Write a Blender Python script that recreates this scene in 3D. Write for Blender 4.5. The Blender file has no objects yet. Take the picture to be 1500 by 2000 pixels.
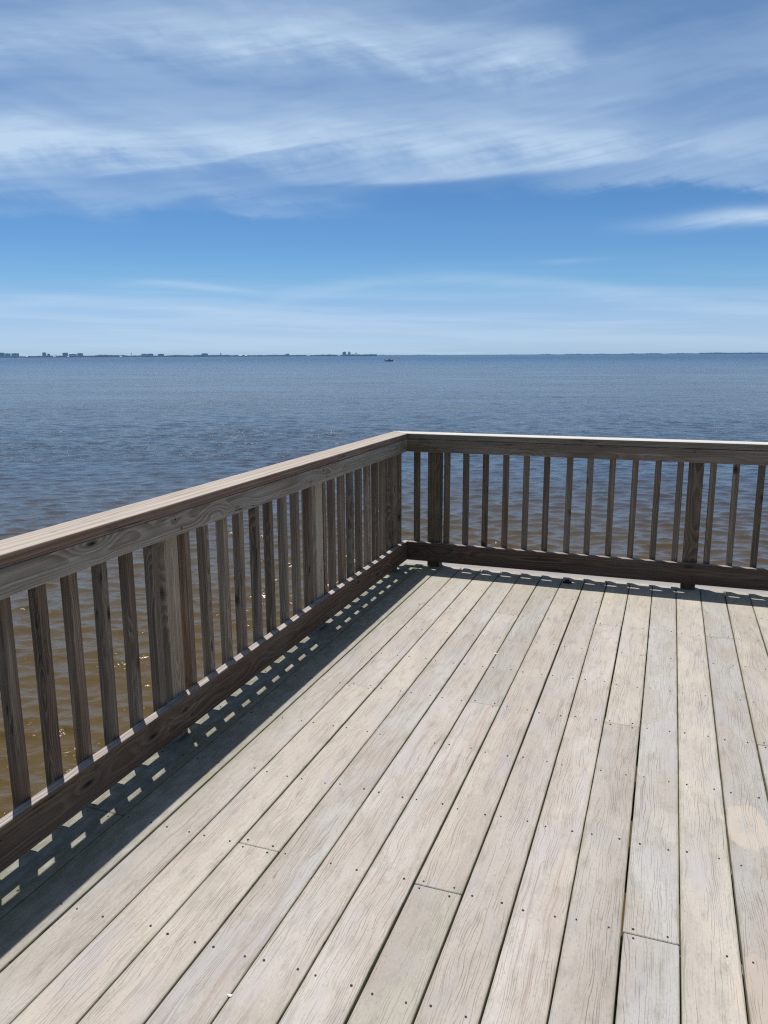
import bpy, math, random
from mathutils import Vector, Matrix, noise as mnoise
random.seed(11)
R = math.radians
scene = bpy.context.scene
COL = scene.collection

# ------------------------------------------------------------------ helpers
def link(o):
    COL.objects.link(o)
    return o

def tag(o, label=None, cat=None, group=None, kind=None):
    if label: o['label'] = label
    if cat: o['category'] = cat
    if group: o['group'] = group
    if kind: o['kind'] = kind
    return o

def empty(name, loc=(0, 0, 0), rz=0.0):
    o = bpy.data.objects.new(name, None)
    o.location = loc
    o.rotation_euler = (0, 0, rz)
    o.empty_display_size = 0.2
    return link(o)

class MB:
    """collects faces, then becomes ONE mesh object"""
    def __init__(self):
        self.v = []; self.f = []; self.m = []
    def face(self, idx, mi=0):
        self.f.append(tuple(idx)); self.m.append(mi)
    def box(self, x0, x1, y0, y1, z0, z1, mi=0):
        b = len(self.v)
        self.v += [(x0, y0, z0), (x1, y0, z0), (x1, y1, z0), (x0, y1, z0), (x0, y0, z1), (x1, y0, z1), (x1, y1, z1), (x0, y1, z1)]
        for q in ((0, 3, 2, 1), (4, 5, 6, 7), (0, 1, 5, 4), (1, 2, 6, 5), (2, 3, 7, 6), (3, 0, 4, 7)):
            self.face([b + i for i in q], mi)
    def tube(self, rings, mi=0, cap=True):
        b = len(self.v); n = len(rings[0])
        for r in rings: self.v += [tuple(p) for p in r]
        for i in range(len(rings) - 1):
            for j in range(n):
                k = (j + 1) % n
                self.face((b + i * n + j, b + i * n + k, b + (i + 1) * n + k, b + (i + 1) * n + j), mi)
        if cap:
            self.face([b + j for j in range(n)][::-1], mi)
            self.face([b + (len(rings) - 1) * n + j for j in range(n)], mi)
    def disc(self, cx, cy, cz, r, n=10, mi=0):
        b = len(self.v)
        for i in range(n):
            a = 2 * math.pi * i / n
            self.v.append((cx + r * math.cos(a), cy + r * math.sin(a), cz))
        self.face([b + i for i in range(n)], mi)
    def build(self, name, mats, parent=None, smooth=False):
        me = bpy.data.meshes.new(name)
        me.from_pydata(self.v, [], self.f)
        if not isinstance(mats, (list, tuple)): mats = [mats]
        for m in mats: me.materials.append(m)
        me.polygons.foreach_set('material_index', self.m)
        if smooth: me.polygons.foreach_set('use_smooth', [True] * len(me.polygons))
        me.update()
        o = bpy.data.objects.new(name, me)
        link(o)
        if parent: o.parent = parent
        return o

def plank_mb(L, W, T, r=0.003, warp=0.0, seed=0, seg=None, wear=0.0004):
    """timber: length along local X (0..L), width along Y, thickness along Z, rounded arrises and a trace of bow"""
    mb = MB()
    n = seg or max(3, int(L / 0.12))
    xs = [0, r * 0.6] + [r * 0.6 + (L - 1.2 * r) * i / n for i in range(1, n)] + [L - r * 0.6, L]
    rings = []
    for x in xs:
        e = r * 0.6 if (x == 0 or x == L) else 0.0
        w = W / 2 - e; t = T / 2 - e
        dy = warp * mnoise.noise((x * 0.7, seed * 7.3, 1.0))
        dz = 0.5 * warp * mnoise.noise((x * 0.7, seed * 3.1, 9.0))
        pts = []
        for (sy, sz, a0) in ((1, 1, 0), (-1, 1, 90), (-1, -1, 180), (1, -1, 270)):
            for a in (0, 45, 90):
                aa = R(a0 + a)
                k = wear * mnoise.noise((x * 9, seed + sy * 4.0, sz * 3.0))
                pts.append((x, sy * (w - r) + r * math.cos(aa) + dy + k, sz * (t - r) + r * math.sin(aa) + dz + k))
        rings.append(pts)
    mb.tube(rings)
    return mb

# ------------------------------------------------------------------ node helpers
class NT:
    def __init__(self, name, world=False):
        if world:
            self.owner = bpy.data.worlds.new(name)
        else:
            self.owner = bpy.data.materials.new(name)
        self.owner.use_nodes = True
        self.t = self.owner.node_tree
        self.t.nodes.clear()
    def n(self, typ, **kw):
        nd = self.t.nodes.new(typ)
        for k, v in kw.items():
            if k == 'inp':
                for i, val in v.items():
                    self.set(nd.inputs[i], val)
            else:
                setattr(nd, k, v)
        return nd
    def set(self, sock, val):
        if isinstance(val, bpy.types.NodeSocket): self.t.links.new(val, sock)
        elif isinstance(val, bpy.types.Node): self.t.links.new(val.outputs[0], sock)
        else: sock.default_value = val
    def math(self, op, a, b=None, c=None, clamp=False):
        nd = self.t.nodes.new('ShaderNodeMath'); nd.operation = op; nd.use_clamp = clamp
        self.set(nd.inputs[0], a)
        if b is not None: self.set(nd.inputs[1], b)
        if c is not None: self.set(nd.inputs[2], c)
        return nd.outputs[0]
    def vm(self, op, a, b=None):
        nd = self.t.nodes.new('ShaderNodeVectorMath'); nd.operation = op
        self.set(nd.inputs[0], a)
        if b is not None: self.set(nd.inputs[1], b)
        return nd.outputs[0]
    def xyz(self, v):
        nd = self.t.nodes.new('ShaderNodeSeparateXYZ'); self.set(nd.inputs[0], v); return nd.outputs
    def comb(self, x, y, z=0.0):
        nd = self.t.nodes.new('ShaderNodeCombineXYZ')
        self.set(nd.inputs[0], x); self.set(nd.inputs[1], y); self.set(nd.inputs[2], z)
        return nd.outputs[0]
    def noise(self, vec, scale=1.0, detail=4.0, rough=0.55, dist=0.0, lac=2.0):
        nd = self.t.nodes.new('ShaderNodeTexNoise')
        self.set(nd.inputs['Vector'], vec); nd.inputs['Scale'].default_value = scale
        nd.inputs['Detail'].default_value = detail; nd.inputs['Roughness'].default_value = rough
        nd.inputs['Distortion'].default_value = dist; nd.inputs['Lacunarity'].default_value = lac
        return nd.outputs[0]
    def mapr(self, v, a, b, c=0.0, d=1.0, smooth=True, clamp=True):
        nd = self.t.nodes.new('ShaderNodeMapRange')
        nd.interpolation_type = 'SMOOTHSTEP' if smooth else 'LINEAR'
        nd.clamp = clamp
        self.set(nd.inputs[0], v); self.set(nd.inputs[1], a); self.set(nd.inputs[2], b)
        self.set(nd.inputs[3], c); self.set(nd.inputs[4], d)
        return nd.outputs[0]
    def mix(self, f, a, b, mode='MIX'):
        nd = self.t.nodes.new('ShaderNodeMix'); nd.data_type = 'RGBA'; nd.blend_type = mode
        self.set(nd.inputs[0], f)
        for s, v in ((nd.inputs[6], a), (nd.inputs[7], b)):
            if isinstance(v, tuple) and len(v) == 3: v = (*v, 1.0)
            self.set(s, v)
        return nd.outputs[2]
    def ramp(self, f, stops, interp='LINEAR'):
        nd = self.t.nodes.new('ShaderNodeValToRGB'); self.set(nd.inputs[0], f)
        cr = nd.color_ramp; cr.interpolation = interp
        while len(cr.elements) < len(stops): cr.elements.new(0.5)
        for e, (p, c) in zip(cr.elements, stops):
            e.position = p; e.color = (*c, 1.0) if len(c) == 3 else c
        return nd.outputs[0]
    def gauss(self, x, c, w):
        """exp(-((x-c)/w)^2)"""
        d = self.math('DIVIDE', self.math('SUBTRACT', x, c), w)
        return self.math('EXPONENT', self.math('MULTIPLY', self.math('MULTIPLY', d, d), -1.0))

def surface(nt, color, rough, bump=None, bump_strength=0.5, bump_dist=0.002, spec=0.3, extra_normal=None):
    b = nt.n('ShaderNodeBsdfPrincipled')
    nt.set(b.inputs['Base Color'], color if not (isinstance(color, tuple) and len(color) == 3) else (*color, 1.0))
    nt.set(b.inputs['Roughness'], rough)
    b.inputs['Specular IOR Level'].default_value = spec
    if bump is not None:
        bp = nt.n('ShaderNodeBump')
        nt.set(bp.inputs['Height'], bump)
        bp.inputs['Strength'].default_value = bump_strength
        bp.inputs['Distance'].default_value = bump_dist
        nt.set(b.inputs['Normal'], bp.outputs[0])
    out = nt.n('ShaderNodeOutputMaterial')
    nt.set(out.inputs[0], b.outputs[0])
    return b

# ------------------------------------------------------------------ wood of the railings: weathered pressure-treated pine
def rail_wood(name, grey, brown, pale, dark, ringf=170.0, lift=1.0, knots=True, warp=0.02, green=0.5, bleach=(0.42, 0.39, 0.37)):
    nt = NT(name)
    tc = nt.n('ShaderNodeTexCoord'); oi = nt.n('ShaderNodeObjectInfo')
    rnd = oi.outputs['Random']
    rnd2 = nt.math('FRACT', nt.math('MULTIPLY', rnd, 17.31))
    rnd3 = nt.math('FRACT', nt.math('MULTIPLY', rnd, 91.7))
    X, Y, Z = nt.xyz(tc.outputs['Object'])
    off = nt.math('MULTIPLY', rnd, 61.0)
    xo = nt.math('ADD', X, off)
    # slow wander of the heart of the tree along the piece
    w1 = nt.noise(nt.comb(nt.math('MULTIPLY', xo, 1.3), nt.math('MULTIPLY', Y, 3.0), nt.math('MULTIPLY', Z, 3.0)), 1.0, 3.0, 0.5)
    w2 = nt.noise(nt.comb(nt.math('MULTIPLY', xo, 4.5), nt.math('MULTIPLY', Y, 14.0), off), 1.0, 3.0, 0.5)
    wand = nt.math('ADD', nt.math('MULTIPLY', nt.math('SUBTRACT', w1, 0.5), warp * 4.0), nt.math('MULTIPLY', nt.math('SUBTRACT', w2, 0.5), warp * 0.5))
    y0 = nt.math('MULTIPLY', nt.math('SUBTRACT', rnd2, 0.5), 0.09)
    z0 = nt.math('MULTIPLY', nt.math('ADD', rnd3, 0.15), 0.05)
    yy = nt.math('ADD', nt.math('ADD', Y, y0), wand)
    zz = nt.math('ADD', Z, z0)
    r = nt.math('SQRT', nt.math('ADD', nt.math('MULTIPLY', yy, yy), nt.math('MULTIPLY', zz, zz)))
    if knots:
        vo = nt.n('ShaderNodeTexVoronoi'); vo.feature = 'F1'
        nt.set(vo.inputs['Vector'], nt.comb(nt.math('MULTIPLY', xo, 3.2), nt.math('MULTIPLY', nt.math('ADD', Y, nt.math('MULTIPLY', rnd2, 3.0)), 11.0), nt.math('ADD', nt.math('MULTIPLY', Z, 5.0), off)))
        vo.inputs['Scale'].default_value = 1.0
        kd = vo.outputs['Distance']
        kb = nt.math('EXPONENT', nt.math('MULTIPLY', nt.math('MULTIPLY', kd, kd), -9.0))
        r = nt.math('ADD', r, nt.math('MULTIPLY', kb, 0.022))
        knot = nt.mapr(kd, 0.05, 0.14, 1.0, 0.0)
        knot_core = nt.mapr(kd, 0.03, 0.07, 1.0, 0.0)
    ph = nt.math('FRACT', nt.math('MULTIPLY', r, ringf))
    ring = nt.mapr(ph, 0.0, 0.75, 0.0, 1.0)
    ring = nt.math('MULTIPLY', ring, nt.mapr(ph, 0.86, 1.0, 1.0, 0.0))           # soft rise, hard fall: early and late wood
    fibre = nt.noise(nt.comb(nt.math('MULTIPLY', xo, 7.0), nt.math('MULTIPLY', Y, 330.0), nt.math('MULTIPLY', Z, 330.0)), 1.0, 4.0, 0.6)
    fibre2 = nt.noise(nt.comb(nt.math('MULTIPLY', xo, 1.8), nt.math('MULTIPLY', Y, 70.0), nt.math('MULTIPLY', Z, 70.0)), 1.0, 3.0, 0.6)
    blot = nt.noise(nt.comb(nt.math('MULTIPLY', xo, 2.0), nt.math('MULTIPLY', Y, 9.0), nt.math('MULTIPLY', Z, 9.0)), 1.0, 4.0, 0.6)
    base = nt.mix(nt.mapr(nt.math('ADD', nt.math('MULTIPLY', blot, 0.8), nt.math('MULTIPLY', rnd2, 0.4)), 0.38, 0.85), grey, brown)
    base = nt.mix(nt.mapr(fibre2, 0.45, 0.75, 0.0, 0.7), base, pale)
    base = nt.mix(nt.math('MULTIPLY', ring, nt.mapr(blot, 0.35, 0.65, 0.30, 0.66)), base, dark)
    base = nt.mix(nt.mapr(fibre, 0.52, 0.75, 0.0, 0.55), base, dark)
    # drying checks: thin black lines along the grain
    ck = nt.noise(nt.comb(nt.math('MULTIPLY', xo, 1.6), nt.math('MULTIPLY', Y, 55.0), nt.math('MULTIPLY', nt.math('ADD', Z, 3.0), 55.0)), 1.0, 2.0, 0.5)
    ckl = nt.mapr(nt.math('ABSOLUTE', nt.math('SUBTRACT', ck, 0.5)), 0.004, 0.013, 1.0, 0.0)
    ckm = nt.mapr(nt.noise(nt.comb(nt.math('MULTIPLY', xo, 2.3), nt.math('MULTIPLY', Y, 8.0), off), 1.0, 2.0, 0.5), 0.56, 0.66, 0.0, 1.0)
    crack = nt.math('MULTIPLY', ckl, ckm)
    base = nt.mix(nt.math('MULTIPLY', crack, 0.9), base, (0.008, 0.006, 0.005))
    if knots:
        base = nt.mix(nt.math('MULTIPLY', knot, 0.75), base, (0.035, 0.018, 0.012))
        base = nt.mix(nt.math('MULTIPLY', knot_core, 0.8), base, (0.008, 0.006, 0.005))
    # green algae in the shaded corner and low down
    geo = nt.n('ShaderNodeNewGeometry')
    gx, gy, gz = nt.xyz(geo.outputs['Position'])
    dc = nt.math('SQRT', nt.math('ADD', nt.math('MULTIPLY', gx, gx), nt.math('MULTIPLY', gy, gy)))
    al = nt.math('MULTIPLY', nt.mapr(dc, 0.05, 0.55, 1.0, 0.0), nt.mapr(nt.noise(geo.outputs['Position'], 14.0, 4.0, 0.6), 0.35, 0.7))
    base = nt.mix(nt.math('MULTIPLY', al, green), base, (0.085, 0.09, 0.03))
    # upward faces take the sun and rain: bleached
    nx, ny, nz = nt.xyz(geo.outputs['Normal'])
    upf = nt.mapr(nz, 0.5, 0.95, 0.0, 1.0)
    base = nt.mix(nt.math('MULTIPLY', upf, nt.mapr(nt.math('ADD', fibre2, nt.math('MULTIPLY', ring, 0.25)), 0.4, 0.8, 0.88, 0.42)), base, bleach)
    # piece to piece lightness
    val = nt.mapr(rnd3, 0.0, 1.0, 0.72 * lift, 1.22 * lift, smooth=False)
    base = nt.mix(1.0, base, nt.comb(val, val, val), 'MULTIPLY')
    h = nt.math('SUBTRACT', nt.math('MULTIPLY', fibre, 0.5), nt.math('ADD', nt.math('MULTIPLY', ring, 0.35), nt.math('MULTIPLY', crack, 1.6)))
    surface(nt, base, 0.82, h, 0.75, 0.0016, spec=0.25)
    return nt.owner

M = {}
M['rail'] = rail_wood('weathered_rail_timber', (0.300, 0.286, 0.246), (0.282, 0.216, 0.156), (0.480, 0.450, 0.384), (0.102, 0.082, 0.062), warp=0.014)
M['cap'] = rail_wood('weathered_cap_timber', (0.27, 0.225, 0.185), (0.25, 0.165, 0.12), (0.46, 0.40, 0.335), (0.10, 0.062, 0.045), ringf=75.0, warp=0.012, knots=False, bleach=(0.43, 0.39, 0.34))
M['toe'] = rail_wood('brown_toe_timber', (0.179, 0.137, 0.101), (0.190, 0.112, 0.074), (0.302, 0.230, 0.174), (0.047, 0.029, 0.021), ringf=110.0, warp=0.018, green=0.3)
M['upright'] = rail_wood('weathered_upright_timber', (0.297, 0.259, 0.209), (0.242, 0.165, 0.116), (0.550, 0.479, 0.385), (0.068, 0.051, 0.037), ringf=150.0, warp=0.005)
M['post'] = rail_wood('weathered_post_timber', (0.464, 0.405, 0.324), (0.389, 0.281, 0.194), (0.670, 0.594, 0.486), (0.151, 0.108, 0.080), ringf=150.0, warp=0.003)
M['rail_far'] = rail_wood('shaded_rail_timber', (0.231, 0.213, 0.183), (0.220, 0.173, 0.131), (0.392, 0.358, 0.305), (0.066, 0.053, 0.042), warp=0.010)  # far run copies: shade on the faces toward the viewer put into the colour
M['cap_far'] = rail_wood('lit_and_shaded_cap_timber', (0.231, 0.213, 0.178), (0.213, 0.172, 0.126), (0.392, 0.357, 0.298), (0.080, 0.064, 0.049), ringf=120.0, warp=0.006, knots=False, bleach=(0.80, 0.77, 0.71))  # sides darkened for shade, near-white top paints in the grazing sun
M['toe_far'] = rail_wood('shaded_toe_timber', (0.152, 0.114, 0.088), (0.157, 0.101, 0.073), (0.252, 0.194, 0.153), (0.039, 0.026, 0.019), ringf=110.0, warp=0.014, green=0.3)
M['upright_far'] = rail_wood('shaded_upright_timber', (0.208, 0.178, 0.144), (0.185, 0.132, 0.093), (0.362, 0.310, 0.251), (0.060, 0.046, 0.036), ringf=150.0, warp=0.005)
M['post_far'] = rail_wood('shaded_post_timber', (0.200, 0.165, 0.124), (0.184, 0.128, 0.088), (0.334, 0.282, 0.217), (0.066, 0.049, 0.037), ringf=150.0, warp=0.003)
M['joist'] = rail_wood('joist_timber', (0.20, 0.215, 0.22), (0.17, 0.16, 0.14), (0.34, 0.35, 0.35), (0.12, 0.115, 0.10), knots=False)

# ------------------------------------------------------------------ deck boards: bleached, finely cracked
def deck_wood():
    nt = NT('bleached_deck_timber')
    tc = nt.n('ShaderNodeTexCoord'); oi = nt.n('ShaderNodeObjectInfo'); geo = nt.n('ShaderNodeNewGeometry')
    rnd = oi.outputs['Random']
    rnd2 = nt.math('FRACT', nt.math('MULTIPLY', rnd, 23.7))
    rnd3 = nt.math('FRACT', nt.math('MULTIPLY', rnd, 71.3))
    X, Y, Z = nt.xyz(tc.outputs['Object'])
    off = nt.math('MULTIPLY', rnd, 83.0)
    xo = nt.math('ADD', X, off)
    # wandering grain coordinate across the board
    w = nt.noise(nt.comb(nt.math('MULTIPLY', xo, 3.0), nt.math('MULTIPLY', Y, 12.0), off), 1.0, 2.0, 0.5)
    wf = nt.noise(nt.comb(nt.math('MULTIPLY', xo, 10.0), nt.math('MULTIPLY', Y, 16.0), off), 1.0, 2.0, 0.5)
    yy = nt.math('ADD', Y, nt.math('ADD', nt.math('MULTIPLY', nt.math('SUBTRACT', w, 0.5), 0.055), nt.math('MULTIPLY', nt.math('SUBTRACT', wf, 0.5), 0.007)))
    # hairline cracks: two families following the grain, broken into dashes
    ph = nt.math('PINGPONG', nt.math('MULTIPLY', yy, 150.0), 0.5)
    brk = nt.noise(nt.comb(nt.math('MULTIPLY', xo, 5.5), nt.math('MULTIPLY', yy, 120.0), 3.0), 1.0, 2.0, 0.6)
    region = nt.noise(nt.comb(nt.math('MULTIPLY', xo, 1.7), nt.math('MULTIPLY', Y, 13.0), 7.0), 1.0, 3.0, 0.5)
    c1 = nt.math('MULTIPLY', nt.mapr(ph, 0.0, 0.15, 1.0, 0.0), nt.mapr(brk, 0.44, 0.56))
    c1 = nt.math('MULTIPLY', c1, nt.mapr(region, 0.34, 0.56, 0.1, 1.0))
    ck = nt.noise(nt.comb(nt.math('MULTIPLY', xo, 2.6), nt.math('MULTIPLY', yy, 200.0), off), 1.0, 3.0, 0.55)
    c2 = nt.math('MULTIPLY', nt.mapr(ck, 0.60, 0.72), 0.62)
    cracks = nt.math('MAXIMUM', c1, c2)
    # soft bleached mottling
    b1 = nt.noise(nt.comb(nt.math('MULTIPLY', xo, 2.2), nt.math('MULTIPLY', Y, 7.0), 1.0), 1.0, 4.0, 0.55)
    b2 = nt.noise(nt.comb(nt.math('MULTIPLY', xo, 9.0), nt.math('MULTIPLY', Y, 26.0), 5.0), 1.0, 5.0, 0.65)
    speck = nt.noise(nt.comb(nt.math('MULTIPLY', xo, 75.0), nt.math('MULTIPLY', Y, 170.0), 5.0), 1.0, 4.0, 0.75)
    streak = nt.noise(nt.comb(nt.math('MULTIPLY', xo, 0.9), nt.math('MULTIPLY', yy, 38.0), 2.0), 1.0, 3.0, 0.5)
    tint = nt.ramp(rnd, [(0.0, (0.365, 0.345, 0.30)), (0.2, (0.40, 0.36, 0.315)), (0.4, (0.375, 0.36, 0.325)), (0.6, (0.42, 0.38, 0.335)), (0.8, (0.38, 0.34, 0.30)), (1.0, (0.395, 0.38, 0.35))])
    col = nt.mix(nt.mapr(b1, 0.36, 0.66), tint, nt.ramp(rnd2, [(0.0, (0.46, 0.43, 0.385)), (0.35, (0.43, 0.43, 0.415)), (0.7, (0.47, 0.42, 0.365)), (1.0, (0.43, 0.41, 0.355))]))
    col = nt.mix(nt.mapr(b2, 0.46, 0.74, 0.0, 0.62), col, (0.265, 0.25, 0.22))
    col = nt.mix(nt.mapr(speck, 0.53, 0.72, 0.0, 0.62), col, (0.19, 0.175, 0.15))
    col = nt.mix(nt.mapr(speck, 0.45, 0.28, 0.0, 0.45), col, (0.58, 0.55, 0.50))
    lil = nt.noise(nt.comb(nt.math('MULTIPLY', xo, 2.7), nt.math('MULTIPLY', Y, 6.0), 23.0), 1.0, 3.0, 0.6)
    col = nt.mix(nt.mapr(lil, 0.50, 0.68, 0.0, 0.6), col, (0.385, 0.37, 0.375))
    col = nt.mix(nt.mapr(lil, 0.42, 0.28, 0.0, 0.5), col, (0.34, 0.325, 0.275))
    col = nt.mix(nt.mapr(streak, 0.63, 0.72, 0.0, 0.42), col, (0.27, 0.19, 0.165))
    gx, gy, gz = nt.xyz(geo.outputs['Position'])
    wn = nt.noise(geo.outputs['Position'], 34.0, 6.0, 0.7)
    def blob(cx, cy, ra, rb, c, amt, ring=False):
        nonlocal col
        dx = nt.math('DIVIDE', nt.math('SUBTRACT', gx, cx), ra); dy = nt.math('DIVIDE', nt.math('SUBTRACT', gy, cy), rb)
        d = nt.math('SQRT', nt.math('ADD', nt.math('MULTIPLY', dx, dx), nt.math('MULTIPLY', dy, dy)))
        d = nt.math('ADD', d, nt.math('MULTIPLY', nt.math('SUBTRACT', wn, 0.5), 1.0))
        m = nt.mapr(d, 0.90, 1.01, 1.0, 0.0)
        if ring: m = nt.math('MULTIPLY', m, nt.mapr(d, 0.15, 0.62, 0.35, 1.0))
        col = nt.mix(nt.math('MULTIPLY', m, amt), col, c)
    blob(2.050, -2.690, 0.072, 0.135, (0.56, 0.49, 0.415), 0.6, True)
    blob(2.045, -3.44, 0.085, 0.16, (0.51, 0.43, 0.355), 0.5)
    blob(1.785, -2.735, 0.030, 0.060, (0.50, 0.48, 0.41), 0.35)
    blob(1.822, -2.82, 0.035, 0.045, (0.50, 0.48, 0.41), 0.3)
    blob(1.522, -3.10, 0.028, 0.11, (0.50, 0.45, 0.37), 0.3)
    # cracks on top
    col = nt.mix(nt.math('MULTIPLY', cracks, nt.mapr(b1, 0.35, 0.65, 0.72, 0.46)), col, (0.10, 0.088, 0.072))
    # algae at the far ends; along the left railing algae plus painted-in shade
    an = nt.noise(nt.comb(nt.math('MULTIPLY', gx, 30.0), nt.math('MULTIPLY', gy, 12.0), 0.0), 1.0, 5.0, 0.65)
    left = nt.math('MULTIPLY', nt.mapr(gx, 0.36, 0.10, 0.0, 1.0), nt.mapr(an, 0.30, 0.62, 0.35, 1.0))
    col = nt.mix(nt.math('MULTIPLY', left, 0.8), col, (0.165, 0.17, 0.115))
    far = nt.math('MULTIPLY', nt.mapr(nt.math('ADD', gy, nt.math('MULTIPLY', an, 0.35)), -0.75, 0.2, 0.0, 1.0), 0.35)
    col = nt.mix(far, col, (0.42, 0.40, 0.29))
    # the worn edges of each board: darker dirt line
    edge = nt.mapr(nt.math('ABSOLUTE', Y), 0.060, 0.0705, 0.0, 1.0)
    col = nt.mix(nt.math('MULTIPLY', edge, nt.mapr(b2, 0.35, 0.65, 0.15, 0.7)), col, (0.25, 0.24, 0.16))
    col = nt.mix(1.0, col, nt.ramp(rnd3, [(0.0, (0.86, 0.85, 0.84)), (0.5, (0.98, 0.965, 0.96)), (1.0, (1.07, 1.05, 1.04))]), 'MULTIPLY')
    h = nt.math('SUBTRACT', nt.math('MULTIPLY', speck, 0.35), nt.math('MULTIPLY', cracks, 1.2))
    surface(nt, col, 0.85, h, 0.6, 0.0009, spec=0.2)
    return nt.owner
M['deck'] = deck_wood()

def plain(name, col, rough=0.7, metal=0.0, scale=30.0, amt=0.25, haze=None):
    nt = NT(name)
    tc = nt.n('ShaderNodeTexCoord')
    nz = nt.noise(tc.outputs['Object'], scale, 4.0, 0.6)
    c = nt.mix(nt.mapr(nz, 0.3, 0.7, 0.0, amt), col, tuple(x * 0.5 for x in col))
    b = surface(nt, c, rough)
    b.inputs['Metallic'].default_value = metal
    if haze:
        # glow added to the material for the light scattered by distant air
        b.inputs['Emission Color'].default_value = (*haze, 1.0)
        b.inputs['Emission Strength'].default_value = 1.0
    return nt.owner
M['screw'] = plain('rusty_screw_head', (0.035, 0.024, 0.018), 0.6, 0.3, 400)
M['bolt'] = plain('galvanised_bolt', (0.16, 0.15, 0.14), 0.5, 0.6, 300)
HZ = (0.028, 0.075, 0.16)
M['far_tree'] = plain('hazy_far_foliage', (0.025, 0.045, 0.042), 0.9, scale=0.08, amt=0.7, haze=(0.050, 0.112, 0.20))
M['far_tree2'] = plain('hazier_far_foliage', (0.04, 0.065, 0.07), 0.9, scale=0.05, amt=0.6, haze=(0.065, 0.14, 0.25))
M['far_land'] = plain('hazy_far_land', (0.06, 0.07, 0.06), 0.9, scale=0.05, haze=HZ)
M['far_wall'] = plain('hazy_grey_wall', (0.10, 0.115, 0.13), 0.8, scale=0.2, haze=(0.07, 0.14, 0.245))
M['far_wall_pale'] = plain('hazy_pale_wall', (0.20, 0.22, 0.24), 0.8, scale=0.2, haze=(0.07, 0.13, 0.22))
M['far_white'] = plain('hazy_white_wall', (0.65, 0.66, 0.66), 0.8, scale=0.2, amt=0.1, haze=(0.03, 0.06, 0.10))  # white is the walls' own colour
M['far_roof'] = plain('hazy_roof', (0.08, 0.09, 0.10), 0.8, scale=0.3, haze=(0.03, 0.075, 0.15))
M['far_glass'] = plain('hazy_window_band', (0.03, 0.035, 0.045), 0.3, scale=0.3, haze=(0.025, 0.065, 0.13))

# ------------------------------------------------------------------ the deck
P = 0.1455; X0 = -0.0472; BW = 0.1409; BT = 0.026
ZT, ZS, ZF, ZB, ZC = 0.9635, 0.9255, 0.8365, 0.1815, 0.0455
CAPW = 0.147
YN, YF = -7.2, 0.078            # near and far end of the boards
JO = [-0.02 - 0.4125 * i for i in range(18)]

deck = empty('wooden_deck')
tag(deck, 'pale bleached wooden deck of long boards laid toward the water', 'deck', kind='structure')
joints = {0: [-3.32], 3: [-2.0825, -5.795], 4: [-3.32], 6: [-0.845, -4.97], 7: [-2.0825], 8: [-3.32, -6.2], 10: [-0.845, -4.56], 11: [-2.0825], 12: [-3.32],
          14: [-0.845, -4.145], 15: [-2.0825], 16: [-3.732], 18: [-1.67], 20: [-2.9075], 1: [-5.38], 2: [-4.56], 5: [-5.795], 9: [-5.38], 13: [-6.2]}
hue = 0
for k in range(-1, 31):
    cuts = [YF + random.uniform(-0.004, 0.004)] + sorted(joints.get(k, []), reverse=True) + [YN]
    xc = X0 + (k + 0.5) * P - (0.015 if k <= 0 else 0.0)
    for a, b in zip(cuts[:-1], cuts[1:]):
        g = 0.0013
        ya = a - (g if a != cuts[0] else 0); yb = b + (g if b != YN else 0)
        L = ya - yb
        wid = BW + random.uniform(-0.0014, 0.0010)
        if k == 0: wid += 0.028
        if k == -1: wid -= 0.030
        mb = plank_mb(L, wid, BT, r=0.0036, warp=0.0022, seed=k * 3.3 + a, wear=0.0005)
        # screws: two at every joist, doubled either side of a butt joint. local x = world y - yb, local y = xc - world x
        for j in JO:
            for base in ((j,) if not any(abs(j - q) < 0.01 for q in (a, b)) else (j,)):
                yy = j + random.uniform(-0.008, 0.008)
                if abs(j - a) < 0.01: yy = a - 0.017 - random.uniform(0, 0.003)
                if abs(j - b) < 0.01: yy = b + 0.017 + random.uniform(0, 0.003)
                if not (yb + 0.01 < yy < ya - 0.01): continue
                for fr in (0.165, 0.80):
                    lx = yy - yb + random.uniform(-0.003, 0.003)
                    ly = 0.5 * BW - fr * BW + random.uniform(-0.004, 0.004)
                    if random.random() < 0.07: continue
                    mb.disc(lx, ly, BT / 2 + 0.0016, random.uniform(0.0026, 0.0038), 10, 1)
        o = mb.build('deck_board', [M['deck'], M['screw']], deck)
        o.location = (xc, yb, -BT / 2 + random.uniform(-0.0008, 0.0008))
        o.rotation_euler = (0, 0, R(90))

def timber(name, mat, parent, p0, length, w, t, axis, seed, r=0.003, warp=0.001, flip=False):
    """axis 'x','y','z': direction of the length; w/t: for x: y-size / z-size; for y: x-size / z-size; for z: y-size / x-size"""
    mb = plank_mb(length, w, t, r=r, warp=warp, seed=seed)
    o = mb.build(name, mat, parent)
    rot = {'x': (0, 0, 0), 'y': (0, 0, R(90)), 'z': (0, R(-90), 0), 'xv': (R(90), 0, 0), 'yv': (R(90), 0, R(90))}[axis]
    o.rotation_euler = rot
    o.location = p0
    return o
DX1 = X0 + 31 * P
for j in JO:
    timber('joist', M['joist'], deck, (X0 - P + 0.04, j, -0.026 - 0.07 - 0.002), DX1 - X0 + 0.06, 0.038, 0.14, 'x', j, warp=0.0)
timber('rim_joist', M['joist'], deck, (-0.19, 0.111, -0.088), DX1 + 0.19, 0.058, 0.165, 'x', 1, warp=0.001)
timber('rim_joist', M['joist'], deck, (-0.19, 0.172, -0.089), DX1 + 0.19, 0.058, 0.165, 'x', 2, warp=0.001)
timber('rim_joist', M['joist'], deck, (-0.215, YN, -0.11), 0.2 - YN, 0.038, 0.18, 'y', 3, warp=0.001)
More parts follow.
